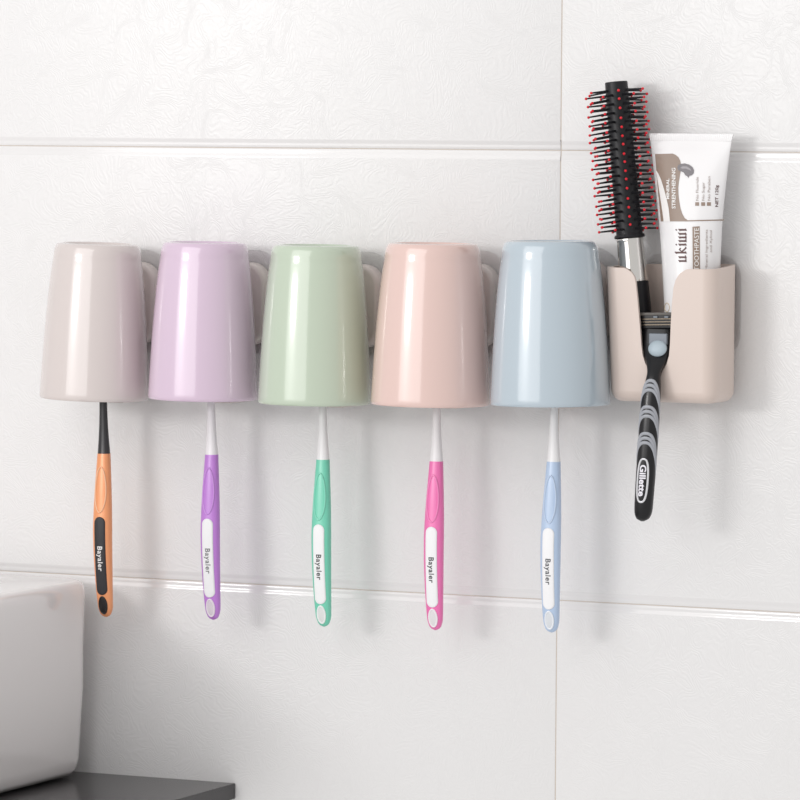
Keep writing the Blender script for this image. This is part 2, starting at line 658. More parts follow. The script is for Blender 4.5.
brushes = [
    dict(neck=(38, 36, 40), handle=(240, 160, 110), pad=(42, 41, 45), ink=(238, 236, 234), eye=(36, 33, 33), lens=(244, 190, 150), metal=0.1, bend=3.2, cup='pale beige grey',
         lab='orange toothbrush with black neck and black inlay under the pale beige grey tumbler'),
    dict(neck=(238, 235, 238), handle=(191, 128, 214), pad=(240, 240, 242), ink=(120, 120, 124), eye=(232, 222, 232), lens=(203, 146, 224), metal=0, bend=3.0, cup='lilac',
         lab='purple toothbrush with white neck hanging out of the lilac tumbler'),
    dict(neck=(240, 239, 240), handle=(118, 211, 183), pad=(244, 245, 246), ink=(62, 66, 66), eye=(240, 244, 243), lens=(136, 221, 195), metal=0, bend=2.4, cup='sage green',
         lab='mint green toothbrush with white neck hanging out of the sage green tumbler'),
    dict(neck=(238, 236, 238), handle=(240, 118, 182), pad=(244, 244, 246), ink=(62, 60, 64), eye=(244, 240, 243), lens=(246, 140, 196), metal=0, bend=0.4, cup='salmon pink',
         lab='hot pink toothbrush with white neck hanging out of the salmon pink tumbler'),
    dict(neck=(242, 241, 242), handle=(183, 203, 230), pad=(245, 245, 247), ink=(88, 90, 96), eye=(236, 240, 246), lens=(196, 213, 236), metal=0, bend=-0.6, cup='grey blue',
         lab='pale blue toothbrush with white neck hanging out of the grey blue tumbler'),
]
for i, (b, (jx, jy)) in enumerate(zip(brushes, brush_px)):
    p = at(jx, jy, BR_D)
    MW = Matrix.Translation(p) @ Matrix.Rotation(-b['bend'] / 170.0, 4, 'Y')
    t = thing('toothbrush', b['lab'], 'toothbrush', MW, 'toothbrushes under the tumblers')
    M_h = mat('handle_plastic_%d' % i, b['handle'], rough=0.34, metal=b['metal'], sss=0.0, coat=0.25, coat_rough=0.2, bump=0.05, bscale=900)
    M_n = mat('neck_plastic_%d' % i, b['neck'], rough=0.28, coat=0.3, bump=0.02, bscale=300)
    M_p = mat('inlay_rubber_%d' % i, b['pad'], rough=0.5, bump=0.05, bscale=700)
    M_i = mat('printed_ink_%d' % i, b['ink'], rough=0.5, vary=0.1)
    M_e = mat('end_inlay_plastic_%d' % i, b['eye'], rough=0.4, bump=0.03, bscale=500)
    M_l = mat('thumb_rest_plastic_%d' % i, b['lens'], rough=0.3, metal=b['metal'], coat=0.3, coat_rough=0.15, bump=0.03, bscale=600)
    bm = bmesh.new()
    secs = []
    for k in range(0, 49):
        s = k / 48
        s = s if s < 0.9 else s
        secs.append(s)
    secs += [0.985, 0.992, 0.996, 1.0]
    secs = sorted(set(secs))
    L = [(Vector((0, -smooth_interp(bow_tab, s) * MM, -s * HL)), Vector((interp(hw_tab, s) * MM, 0, 0)), Vector((0, interp(hd_tab, s) * MM, 0)), EXP) for s in secs]
    loft(bm, L, 40)
    obj('handle', bm, M_h, t)
    # neck: flared foot on the joint, slim stem, flat brush head
    bm = bmesh.new()
    nt_ = [(0.0, 4.3, 3.5), (4, 4.0, 3.2), (10, 3.5, 2.9), (18, 3.0, 2.6), (26, 2.7, 2.4), (36, 2.55, 2.2), (50, 2.4, 2.0), (66, 2.3, 1.9), (74, 2.8, 1.9), (79, 4.6, 2.0), (84, 5.6, 2.1), (92, 5.7, 2.1), (99, 5.2, 2.0), (102, 3.8, 1.7), (103.5, 1.2, 0.7)]
    sc_ = 0.80
    L = [(Vector((0, 0, z * MM * (1 if z < 40 else sc_) + (0 if z < 40 else 0.008))), Vector((a * MM, 0, 0)), Vector((0, d_ * MM, 0)), 2.2) for z, a, d_ in nt_]
    loft(bm, L, 28)
    nk = obj('neck', bm, M_n, t)
    bm = bmesh.new()
    for r_ in range(7):
        for c_ in range(3):
            bmesh.ops.create_cone(bm, cap_ends=True, segments=8, radius1=0.0011, radius2=0.0011, depth=0.0105,
                                  matrix=Matrix.Translation(((c_ - 1) * 0.003, -0.0067, 0.0735 + r_ * 0.0024)) @ Matrix.Rotation(PI / 2, 4, 'X'))
    bb = obj('bristle_tufts', bm, mat('white_nylon_%d' % i, (240, 240, 244), rough=0.6, bump=0.1), nk)
    # thumb rest: a raised lens outline with a shallow dish inside
    bm = bmesh.new()
    zc, lh, lw = -HL * 0.218, 0.0150, 0.0039
    ring = []
    for k in range(44):
        a = 2 * PI * k / 44
        zz = math.sin(a)
        xx = math.copysign(abs(math.cos(a)) ** 1.08, math.cos(a))
        ring.append((lw * xx * (1 - 0.12 * zz), zc + lh * zz))
    tube(bm, [on_handle(x, z, 0.0001) for x, z in ring], 0.00055, 8, closed=True)
    obj('thumb_rest', bm, M_l, t)
    # inlay with lettering
    bm = bmesh.new()
    pz, pw, ph = -HL * 0.622, 0.0079, 0.0520
    inlay(bm, stadium(0, pz, pw, ph), 0.0006)
    pad = obj('grip_inlay', bm, M_p, t, angle=60)
    pad['label'] = 'black rounded inlay' if i == 0 else 'white rounded inlay'
    bm = bmesh.new()
    fs = 0.0050
    def put(u, v, z0=pz + 0.0065):
        x = v - fs * 0.26
        z = z0 - u
        return on_handle(x, z, 0.00072)
    add_text(bm, 'Bayaler', fs, put, bold=0.00009, spacing=1.12, width=0.0165)
    lt = obj('lettering', bm, M_i, pad, smooth=False)
    # oval at the tip
    bm = bmesh.new()
    ez = -HL * 0.925
    ring = [(0.0027 * math.cos(2 * PI * k / 32), ez + 0.0056 * math.sin(2 * PI * k / 32)) for k in range(32)]
    tube(bm, [on_handle(x, z, 0.0001) for x, z in ring], 0.0006, 8, closed=True)
    ev = [bm.verts.new(on_handle(x * 0.9, ez + (z - ez) * 0.9, 0.00025)) for x, z in ring]
    em = [bm.verts.new(on_handle(x * 0.5, ez + (z - ez) * 0.5, 0.0003)) for x, z in ring]
    ec = bm.verts.new(on_handle(0, ez, 0.0003))
    for k in range(32):
        j = (k + 1) % 32
        bm.faces.new((ev[k], ev[j], em[j], em[k])).material_index = 1
        bm.faces.new((em[k], em[j], ec)).material_index = 1
    e2 = tuple(int(v * (0.93 if i else 0.7)) for v in b['eye'])
    obj('tip_oval', bm, [M_e, mat('tip_oval_core_%d' % i, e2, rough=0.45)], t)

# ------------------------------------------------------------------ the wide open holder on the right
M_holder = mat('beige_plastic', (219, 203, 194), rough=0.38, coat=0.15, coat_rough=0.25, bump=0.03, bscale=250)
HD0, HD1 = 0.003, 0.044
xr = at(736.5, 330, HD0 + 0.004).x
xl = at(607.6, 275, HD1 - 0.009).x
zt_ = at(660, 268.5, HD1).z
zb_ = at(660, 402.5, HD1 - 0.004).z


def tub(lo, hi, rv, rb):
    bm = bmesh.new()
    lo, hi = Vector(lo), Vector(hi)
    bmesh.ops.create_cube(bm, size=1, matrix=Matrix.Translation((lo + hi) / 2) @ Matrix.Diagonal((*(hi - lo), 1)))
    front = [e for e in bm.edges if abs(e.verts[0].co.z - e.verts[1].co.z) > 1e-5]
    bmesh.ops.bevel(bm, geom=front, offset=rv, segments=8, profile=0.5, affect='EDGES')
    zmin = min(v.co.z for v in bm.verts)
    es = [e for e in bm.edges if all(abs(v.co.z - zmin) < 1e-6 for v in e.verts) and len(e.link_faces) == 2]
    bmesh.ops.bevel(bm, geom=es, offset=rb, segments=8, profile=0.5, affect='EDGES')
    # left side draws in towards the foot
    for v in bm.verts:
        h = (v.co.z - zb_) / (zt_ - zb_)
        k = (xr - v.co.x) / (xr - xl)
        v.co.x += 0.0042 * (1 - h) * max(k, 0)
        if h > 0.9:
            v.co.z += ((v.co.y + HD1) / HD1) * (0.0012 + 0.0016 * (1 - k))
    return bm


def temp(bm):
    me = bpy.data.meshes.new('tool')
    bmesh.ops.recalc_face_normals(bm, faces=bm.faces)
    bm.to_mesh(me)
    bm.free()
    o = bpy.data.objects.new('tool', me)
    C.objects.link(o)
    return o


TK = 0.0021
o_out = temp(tub((xl, -HD1, zb_), (xr, -HD0, zt_), 0.0095, 0.0072))
o_in = temp(tub((xl + TK, -HD1 + TK, zb_ + TK), (xr - TK, -HD0 - TK, zt_ + 0.02), 0.0078, 0.0056))
gap = [(624, 240), (624.5, 268.2), (627.5, 269.6), (631.5, 272.4), (634.3, 276.5), (635.6, 282), (637.5, 300), (639.8, 325), (641.3, 345), (642.6, 355), (645.2, 363), (649, 370), (650.8, 376), (651.3, 381), (652.8, 385.5), (656, 387.2), (659, 385.5),
       (660.3, 382), (660.6, 377), (662.4, 371), (666.4, 364), (668.8, 356), (669.8, 345), (670.6, 325), (671.8, 303), (673.3, 288), (675.4, 280), (679.5, 273.5), (685.5, 269.8), (692, 268.2), (693, 240)]
bm = bmesh.new()
pf = [at(x, y, HD1) for x, y in gap]
v0 = [bm.verts.new((p.x, -HD1 - 0.012, p.z)) for p in pf]
v1 = [bm.verts.new((p.x, -HD1 + 0.0090, p.z)) for p in pf]
for i in range(len(pf)):
    j = (i + 1) % len(pf)
    bm.faces.new((v0[i], v0[j], v1[j], v1[i]))
bm.faces.new(v0)
bm.faces.new(v1)
o_gap = temp(bm)
for tool in (o_in, o_gap):
    md = o_out.modifiers.new('cut', 'BOOLEAN')
    md.operation = 'DIFFERENCE'
    md.object = tool
    md.solver = 'EXACT'
md = o_out.modifiers.new('soft', 'BEVEL')
md.width = 0.0006
md.segments = 3
md.limit_method = 'ANGLE'
md.angle_limit = math.radians(50)
me = evaluated(o_out)
for o in (o_out, o_in, o_gap):
    bpy.data.objects.remove(o)
bm = bmesh.new()
bm.from_mesh(me)
hc = Vector(((xl + xr) / 2, 0, zb_))
for v in bm.verts:
    v.co -= hc
ho = thing('wall_holder', 'beige open-front plastic wall holder with hairbrush, toothpaste tube and razor inside', 'holder', hc)
obj('shell', bm, M_holder, ho, angle=35)
bm = bmesh.new()
pw_ = xr - xl
plate(bm, 0.002, (zt_ - zb_) * 0.56, pw_ * 0.80, 0.078, 0.018, -0.0002, -0.0008, 0.0003)
# the pad shows above the rim and to the right of the shell
bm.free()
bm = bmesh.new()
pr = at(740.5, 300, 0.0005)
ptop = at(700, 254.5, 0.0005)
pl = at(640, 300, 0.0005)
plate(bm, (pr.x + pl.x) / 2 - hc.x, ptop.z - 0.032 - hc.z, pr.x - pl.x, 0.064, 0.014, -0.0002, -0.0009, 0.0003)
obj('adhesive_pad', bm, M_clear, ho)
bm = bmesh.new()
rbox(bm, (-0.026, -HD0 - 0.0003, 0.025), (0.026, -0.0011, 0.072), 0.0005, 2)
obj('mounting_block', bm, M_hook, ho)

# ------------------------------------------------------------------ hairbrush
M_black = mat('matte_black_plastic', (26, 26, 30), rough=0.42, spec=0.35, bump=0.08, bscale=500)
M_tip = mat('red_ball_tip', (222, 22, 42), rough=0.3, bump=0.02)
M_chrome = mat('polished_chrome', (226, 224, 220), rough=0.07, metal=1.0, bump=0.01, bscale=80)
BD = 0.0218
a_top = at(616.2, 82.0, BD)
a_mid = at(629.8, 238.0, BD + 0.0004)
ax = (a_top - a_mid).normalized()
LB = (a_top - a_mid).length
foot_len = LB * (397 - 238) / (238 - 82.0) * 0.985
base = a_mid - ax * foot_len
zq = Vector((0, 0, 1)).rotation_difference(ax).to_matrix().to_4x4()
# turn about the axis so that one row of bristles looks at the camera
hb = thing('hairbrush', 'round black hairbrush with red-tipped bristles standing in the beige holder', 'hairbrush', Matrix.Translation(base) @ zq)
u = SCALE * 0.975
bm = bmesh.new()
r_top, r_bot = 11.3 * u, 13.2 * u
prof = [(0, foot_len + LB - 0.0035), (r_top * 0.55, foot_len + LB - 0.0032), (r_top - 0.0016, foot_len + LB - 0.0015), (r_top - 0.001, foot_len + LB), (r_top - 0.0003, foot_len + LB + 0.0001), (r_top, foot_len + LB - 0.0006)]
for k in range(1, 9):
    s = k / 8
    prof.append((r_top + (r_bot - r_top) * s, foot_len + LB - LB * 0.97 * s - 0.0006))
prof += [(r_bot + 0.0009, foot_len + 0.0022), (r_bot + 0.0014, foot_len + 0.0008), (r_bot + 0.0010, foot_len), (0, foot_len)]
lathe(bm, prof, 48)
# two moulded lengthwise ribs between the bristle rows
core = obj('bristle_barrel', bm, M_black, hb, angle=35)
bm = bmesh.new()
prof = [(0, foot_len), (13.0 * u, foot_len), (13.4 * u, foot_len - 0.0006), (13.4 * u, foot_len - 0.0018), (13.0 * u, foot_len - 0.0026), (13.6 * u, foot_len - 0.013), (14.4 * u, foot_len - 0.0265), (14.5 * u, foot_len - 0.0272), (14.2 * u, foot_len - 0.0276), (0, foot_len - 0.0276)]
lathe(bm, prof, 48)
fer = obj('ferrule', bm, M_chrome, hb, angle=35)
fer['label'] = 'shiny chrome collar'
bm = bmesh.new()
zf = foot_len - 0.0276
prof = [(0, zf), (14.6 * u, zf), (14.9 * u, zf - 0.001), (15.2 * u, zf - 0.02), (15.0 * u, zf - 0.045), (14.0 * u, zf - 0.062), (11 * u, 0.002), (8 * u, 0.0003), (0, 0)]
lathe(bm, prof, 40)
obj('handle', bm, M_black, hb, angle=35)
# bristles: twelve rows round the barrel, every second row half a step lower
RB = 32.0 * u
bm = bmesh.new()
bmesh.ops.create_cone(bm, cap_ends=True, segments=8, radius1=0.00085, radius2=0.00050, depth=1.0, matrix=Matrix.Translation((0, 0, 0.5)))
br_me = None
tm = bmesh.new()
bmesh.ops.create_uvsphere(tm, u_segments=10, v_segments=8, radius=0.00090)
br_first = None
zi = zq.to_3x3().inverted()
cam_l = zi @ (CAM - base)
phi0 = math.atan2(cam_l.y, cam_l.x)
spots = []
for c in range(12):
    for r_ in range(16):
        ph = phi0 + math.radians(3 + 30 * c) 
        zz = foot_len + LB - 0.0055 - (r_ + (0.5 if c % 2 else 0.0)) * (LB - 0.0105) / 15.6
        if zz < foot_len + 0.003:
            continue
        s = (foot_len + LB - zz) / LB
        rb = r_top + (r_bot - r_top) * s
        dv = Vector((math.cos(ph), math.sin(ph), -0.05 + random.uniform(-0.05, 0.05))).normalized()
        st = Vector((math.cos(ph) * (rb - 0.0008), math.sin(ph) * (rb - 0.0008), zz))
        ln = RB - rb - (0.0012 if 40 < (math.degrees(ph - phi0) % 360) < 140 else 0) + random.uniform(-0.0006, 0.0004)
        facing = math.cos(ph - phi0)
        spots.append((facing, st, dv, ln))
spots.sort(key=lambda s: -(1.0 - abs(s[0] - 0.25) if s[0] > -0.15 else -1 + s[0]))
first = tipf = None
rest = bmesh.new()
for k, (fc, st, dv, ln) in enumerate(spots):
    rot = Vector((0, 0, 1)).rotation_difference(dv).to_matrix().to_4x4()
    Mb = Matrix.Translation(st) @ rot @ Matrix.Diagonal((1, 1, ln, 1))
    if k < 100:
        if first is None:
            first = obj('bristle', bm, M_black, hb)
            tipf = obj('bristle_tip', tm, M_tip, first)
            tipf['label'] = 'red ball tip'
            o, tp = first, tipf
        else:
            o = first.copy()
            C.objects.link(o)
            o.parent = hb
            tp = tipf.copy()
            C.objects.link(tp)
            tp.parent = o
        o.matrix_local = Mb
        tp.matrix_local = Matrix.Translation((0, 0, 1.0)) @ Matrix.Diagonal((1, 1, 1 / ln, 1))
    else:
        bmesh.ops.create_cone(rest, cap_ends=True, segments=8, radius1=0.00085, radius2=0.00050, depth=ln, matrix=Matrix.Translation(st + dv * ln / 2) @ rot)
        n0 = len(rest.faces)
        g = bmesh.ops.create_uvsphere(rest, u_segments=8, v_segments=6, radius=0.00090, matrix=Matrix.Translation(st + dv * ln))
        vs = set(g['verts'])
        for v in vs:
            for f in v.link_faces:
                f.material_index = 1
ro = obj('far_bristles', rest, [M_black, M_tip], hb)
ro['kind'] = 'stuff'

# ------------------------------------------------------------------ toothpaste tube
M_tube = mat('white_tube_plastic', (240, 239, 240), rough=0.28, coat=0.35, coat_rough=0.12, bump=0.04, bscale=60)
M_brown = mat('taupe_print', (150, 131, 118), rough=0.35, coat=0.3, coat_rough=0.15, vary=0.05)
M_dark = mat('dark_brown_print', (84, 48, 46), rough=0.4)
M_mid = mat('grey_brown_print', (160, 146, 140), rough=0.4)
M_white_ink_and_highlight = mat('white_print_and_highlight', (244, 242, 240), rough=0.35)
M_grey = mat('grey_paste_print', (128, 124, 128), rough=0.4, vary=0.1)
M_grey2 = mat('light_grey_paste_print', (168, 164, 168), rough=0.4, vary=0.1)
TD0, TD1 = 0.0165, 0.0230
# (pixel y, left x, right x, half thickness mm)
tt = [(133.5, 649.8, 733.2, 0.55), (141, 650.4, 731.6, 0.6), (150, 651.3, 730.2, 2.2), (170, 653.4, 727.8, 5.2), (190, 655.4, 725.6, 7.6), (216, 658.0, 723.2, 10.2), (240, 660.0, 722.0, 12.2), (266, 661.6, 721.0, 13.8), (303, 663.4, 719.6, 15.2), (340, 664.6, 718.6, 15.6), (352, 665.0, 718.2, 15.6)]
rows = []
for y, l, r, h in tt:
    d = TD0 + (TD1 - TD0) * min(max((y - 140) / 140, 0), 1)
    pl_, pr_ = at(l, y, d), at(r, y, d)
    rows.append((((pl_.z + pr_.z) / 2), (pl_.x + pr_.x) / 2, (pr_.x - pl_.x) / 2, h * MM, d))
rows.sort()
T_cx = [(z, cx) for z, cx, a, h, d in rows]
T_a = [(z, a) for z, cx, a, h, d in rows]
T_h = [(z, h) for z, cx, a, h, d in rows]
T_d = [(z, d) for z, cx, a, h, d in rows]
# the silhouette of a thick oval seen from the right is wider than its half width: shrink accordingly
ty = math.tan(YAW)
T_a = [(z, math.sqrt(max(a * a - (interp(T_h, z) * ty) ** 2 * 1.0, 1e-6))) for z, a in T_a]
ztop, zlow = rows[-1][0], rows[0][0]
zcr = rows[-2][0]
TE = 2.0


def t_front(x, z):
    a, h = smooth_interp(T_a, z), smooth_interp(T_h, z)
    q = min(abs(x - smooth_interp(T_cx, z)) / a, 0.998)
    return smooth_interp(T_d, z) + h * math.sqrt(1 - q * q)


zcap = zb_ + TK + 0.0012
tb = Vector((smooth_interp(T_cx, zlow), -TD1, zcap))
tube_o = thing('toothpaste_tube', 'white and taupe toothpaste tube standing crimp up in the beige holder', 'toothpaste tube', tb)
bm = bmesh.new()
L = []
for k in range(46):
    z = zlow + (zcr - zlow) * k / 45
    L.append((Vector((smooth_interp(T_cx, z), -smooth_interp(T_d, z), z)) - tb, Vector((smooth_interp(T_a, z), 0, 0)), Vector((0, smooth_interp(T_h, z), 0)), TE))
# shoulder down to the cap
c, a, h, e = L[0]
pre = [(c + Vector((0, 0, -0.010)), a * 0.55, h * 0.62, 2), (c + Vector((0, 0, -0.007)), a * 0.80, h * 0.84, 2), (c + Vector((0, 0, -0.003)), a * 0.96, h * 0.97, 2)]
loft(bm, pre + L, 64)
body = obj('tube_body', bm, M_tube, tube_o, angle=50)
# crimp with fine pressed ribs
bm = bmesh.new()
zA, zB = zcr - 0.0003, ztop
nx = 150
vs = []
cA, cB = smooth_interp(T_cx, zA), smooth_interp(T_cx, zB)
aA, aB = smooth_interp(T_a, zA), interp([(z, a) for z, cx, a, h, d in rows], zB)
for k in range(nx + 1):
    s = k / nx * 2 - 1
    rib = 0.00028 * (0.5 + 0.5 * math.cos(k * 2 * PI / 3.4))
    for zz, cc_, aa, e in ((zA, cA, aA, 0), (zA + 0.0006, cA, aA, 1), (zB - 0.0004, cB, aB, 1), (zB, cB, aB, 0)):
        for sg in (-1, 1):
            y = -TD0 + sg * (0.00045 + rib * e)
            vs.append(bm.verts.new(Vector((cc_ + aa * s, y, zz)) - tb))
for k in range(nx):
    o0, o1 = k * 8, (k + 1) * 8
    for r_ in range(3):
        for sg in (0, 1):
            bm.faces.new((vs[o0 + r_ * 2 + sg], vs[o0 + r_ * 2 + 2 + sg], vs[o1 + r_ * 2 + 2 + sg], vs[o1 + r_ * 2 + sg]))
    bm.faces.new((vs[o0 + 6], vs[o0 + 7], vs[o1 + 7], vs[o1 + 6]))
for o0 in (0, nx * 8):
    for r_ in range(3):
        bm.faces.new((vs[o0 + r_ * 2], vs[o0 + r_ * 2 + 1], vs[o0 + r_ * 2 + 3], vs[o0 + r_ * 2 + 2]))
obj('crimped_seal', bm, M_tube, tube_o, angle=80)
bm = bmesh.new()
rc = T_a[0][1] * 0.74
zc1 = zlow - 0.0085
lathe(bm, [(0, zc1 - zcap), (rc * 0.93, zc1 - zcap), (rc, zc1 - zcap - 0.001), (rc * 1.02, 0.001), (rc * 0.98, 0), (0, 0)], 60)
obj('screw_cap', bm, M_tube, tube_o, angle=40)


def on_tube(px, py, lift=0.0002):
    return onsurf(px, py, t_front, lift) - tb


def Z5(x, y):
    return 640 + x / 5.0, 120 + y / 5.0


# taupe wave
wave = [(75, 170), (120, 169), (163, 168), (178, 174), (192, 186), (201, 203), (205, 225), (204, 250), (199, 280), (194, 310), (191, 340), (192, 370), (196, 405), (202, 440), (211, 468), (224, 491), (238, 501), (420, 497), (420, 503), (238, 507), (104, 507), (98, 440), (90, 360), (84, 290), (79, 220)]
bm = bmesh.new()
add_poly(bm, [Z5(*p) for p in wave], lambda x, y: on_tube(x, y, 0.00018), cuts=2)
w_o = obj('taupe_wave', bm, M_brown, tube_o, smooth=True, angle=180)
highlight_streak = [(80, 250), (92, 268), (106, 300), (120, 345), (132, 390), (143, 440), (150, 507), (118, 507), (112, 460), (103, 400), (94, 340), (86, 290)]  # specular highlight on the tube crease, painted as a white shape over the taupe
bm = bmesh.new()
add_poly(bm, [Z5(*p) for p in highlight_streak], lambda x, y: on_tube(x, y, 0.00032), cuts=2)
obj('painted_highlight', bm, M_white_ink_and_highlight, tube_o, angle=180)
# paste swirl
bm = bmesh.new()
blob = [(186, 240), (190, 226), (204, 219), (225, 217), (246, 223), (263, 236), (270, 252), (268, 266), (258, 276), (246, 279), (242, 290), (236, 281), (226, 276), (218, 262), (206, 257), (193, 254)]
add_poly(bm, [Z5(*p) for p in blob], lambda x, y: on_tube(x, y, 0.00034), cuts=2)
sw = [(200, 240), (212, 232), (232, 232), (250, 242), (258, 256), (248, 250), (230, 243), (212, 243)]
add_poly(bm, [Z5(*p) for p in sw], lambda x, y: on_tube(x, y, 0.00046), mi=1, cuts=2)
obj('paste_picture', bm, [M_grey, M_grey2], tube_o, angle=180)


def up_text(bm, s, x_base, y_start, length, size5, mi=0, bold=0.0, shear=0.0, spacing=1.0, lift=0.0003):
    """lettering that reads upwards: baseline x, start y, run length and cap height in 1/5 px"""
    vs, fs = text_polys(s, 1.0, shear, bold, spacing)
    u0, u1 = min(v[0] for v in vs), max(v[0] for v in vs)
    ku = length / (u1 - u0)
    kv = size5 / 0.70
    bv = []
    for uu, vv in vs:
        X, Y = Z5(x_base - vv * kv, y_start - (uu - u0) * ku)
        bv.append(bm.verts.new(on_tube(X, Y, lift)))
    for f in fs:
        try:
            bm.faces.new([bv[i] for i in f]).material_index = mi
        except ValueError:
            pass


bm = bmesh.new()
up_text(bm, 'MINERAL', 146, 395, 102, 14, lift=0.0005, bold=0.03)
up_text(bm, 'STRENTHENING', 177, 443, 204, 18, lift=0.0005, bold=0.025)
obj('white_lettering', bm, M_white_ink_and_highlight, tube_o, smooth=False)
bm = bmesh.new()
for x, s, ln in ((294, 'No Fluoride', 118), (324, 'No Sugar', 92), (353, 'No Paraben', 122)):
    add_poly(bm, [Z5(*p) for p in ((x - 18, 429), (x - 18, 411), (x + 1, 411), (x + 1, 429))], lambda a, b: on_tube(a, b, 0.00025), mi=1, cuts=0)
    up_text(bm, s, x - 2, 403, ln, 13)
up_text(bm, 'Mineral Ingredients', 338, 748, 200, 12)
up_text(bm, 'and Xylitol', 360, 662, 110, 12)
obj('grey_lettering', bm, [M_mid, M_brown], tube_o, smooth=False)
bm = bmesh.new()
up_text(bm, 'NET 120g', 391, 434, 108, 15, mi=0, bold=0.012)
obj('weight_lettering', bm, M_dark, tube_o, smooth=False)
bm = bmesh.new()
# the brand line in broad-nib strokes: each stroke a slanted bar with pointed ends
def stroke(x0, y0, x1, y1, w):
    """a broad nib bar from (x0, y0) to (x1, y1); x runs along the word, y up from the baseline (1/5 px)"""
    d = Vector((x1 - x0, y1 - y0)).normalized()
    n = Vector((-d.y, d.x)) * w / 2
    pts = [(x0 + n.x, y0 + n.y), (x0 - d.x * w * .35, y0 - d.y * w * .35), (x0 - n.x, y0 - n.y), (x1 - n.x, y1 - n.y), (x1 + d.x * w * .35, y1 + d.y * w * .35), (x1 + n.x, y1 + n.y)]
    add_poly(bm, [Z5(XB - y, YB - x) for x, y in pts], lambda a, b: on_tube(a, b, 0.0003), cuts=0)
XB, YB = 232, 713
def stem(x, h=38, y=0):
    stroke(x, y + 3, x, y + h - 3, 9.0)
    stroke(x - 5, y + h - 6, x + 4, y + h + 1, 5)
    stroke(x - 4, y + 1, x + 5, y + 6, 5)
stem(8); stem(27); stroke(8, 2, 26, 4, 4); stroke(27, 2, 36, 6, 4)
stem(50, 56); stroke(50, 20, 66, 36, 5); stroke(64, 36, 72, 30, 6); stroke(56, 22, 74, 2, 7); stroke(73, 2, 79, 5, 4)
stem(90); stroke(88, 49, 92, 53, 6)
stem(108); stem(126); stem(144); stroke(108, 2, 126, 4, 4); stroke(126, 2, 144, 4, 4); stroke(144, 36, 150, 41, 5)
stem(164); stroke(162, 49, 166, 53, 6)
obj('dark_lettering', bm, M_dark, tube_o, smooth=False)
bm = bmesh.new()
bar = [(262, 534), (298, 531), (300, 745), (264, 745)]
add_poly(bm, [Z5(*p) for p in bar], lambda x, y: on_tube(x, y, 0.00022), cuts=3)
obj('taupe_banner', bm, M_brown, tube_o, angle=180)
bm = bmesh.new()
up_text(bm, 'TOOTHPASTE', 294, 752, 212, 23, lift=0.0005)
obj('banner_lettering', bm, M_white_ink_and_highlight, tube_o, smooth=False)
# small leaf outline low on the left of the tube
bm = bmesh.new()
lf = []
for k in range(24):
    a = 2 * PI * k / 24
    lf.append(on_tube(667.0 + 2.4 * math.copysign(abs(math.cos(a)) ** 1.3, math.cos(a)), 307.5 + 4.6 * math.sin(a), 0.0002))
tube(bm, lf, 0.00022, 6, closed=True)
obj('gold_outline', bm, mat('gold_print', (196, 176, 140), rough=0.4), tube_o)

# ------------------------------------------------------------------ razor
M_rz = mat('gloss_black_plastic', (20, 20, 23), rough=0.3, spec=0.35, coat=0.15, coat_rough=0.1, bump=0.02, bscale=300)
M_grip = mat('grey_rubber_grip', (166, 169, 176), rough=0.4, coat=0.2, bump=0.08, bscale=900)
M_steel = mat('brushed_steel', (120, 110, 98), rough=0.3, metal=1.0, bump=0.05, bscale=800)
M_silver = mat('silver_plastic', (120, 126, 134), rough=0.4, metal=0.3, bump=0.04, bscale=400)
M_disc = mat('pale_blue_grey_plastic', (172, 186, 195), rough=0.5, metal=0.1, coat=0.1, bump=0.05, bscale=300)
M_strip = mat('pale_grey_strip', (96, 92, 88), rough=0.5, bump=0.05)
cy_, sy_ = math.cos(YAW), math.sin(YAW)
# px x, px y, depth mm, half apparent width px, half depth mm
rz = [(656.6, 329, 38.2, 13.0, 2.0), (657.0, 334, 38.6, 13.6, 2.6), (657.0, 345, 39.6, 13.6, 3.2), (656.8, 353, 41.0, 12.6, 3.6), (656.2, 360, 43.6, 10.4, 3.8), (655.2, 366, 46.6, 8.4, 3.8), (654.2, 372, 49.0, 6.9, 3.8), (653.3, 379, 50.6, 7.3, 4.2), (652.2, 388, 51.6, 8.5, 4.7), (650.9, 400, 52.4, 9.4, 5.0), (649.6, 420, 53.4, 9.7, 5.2), (648.2, 440, 54.2, 9.8, 5.2),
      (646.8, 460, 54.8, 9.7, 5.2), (645.4, 480, 55.2, 9.6, 5.1), (644.2, 498, 55.4, 9.3, 5.0), (643.5, 509, 55.4, 9.0, 4.8), (643.1, 514, 55.3, 8.3, 4.4), (642.8, 518, 55.2, 6.6, 3.6), (642.6, 520.3, 55.2, 4.4, 2.4), (642.5, 521.2, 55.2, 1.8, 1.0)]
secs = []
for x, y, d, w, h in rz:
    c = at(x, y, d * MM)
    uu = (at(x, y + 1, d * MM) - c).length
    a = math.sqrt(max((w * uu) ** 2 - (h * MM * sy_) ** 2, 1e-8)) / cy_
    secs.append((c, a, h * MM))


def rz_at(zz):
    tab = [(s[0].z, s) for s in secs][::-1]
    X = smooth_interp([(z, s[0].x) for z, s in tab], zz)
    Y = smooth_interp([(z, s[0].y) for z, s in tab], zz)
    A = smooth_interp([(z, s[1]) for z, s in tab], zz)
    Hh = smooth_interp([(z, s[2]) for z, s in tab], zz)
    return X, Y, A, Hh


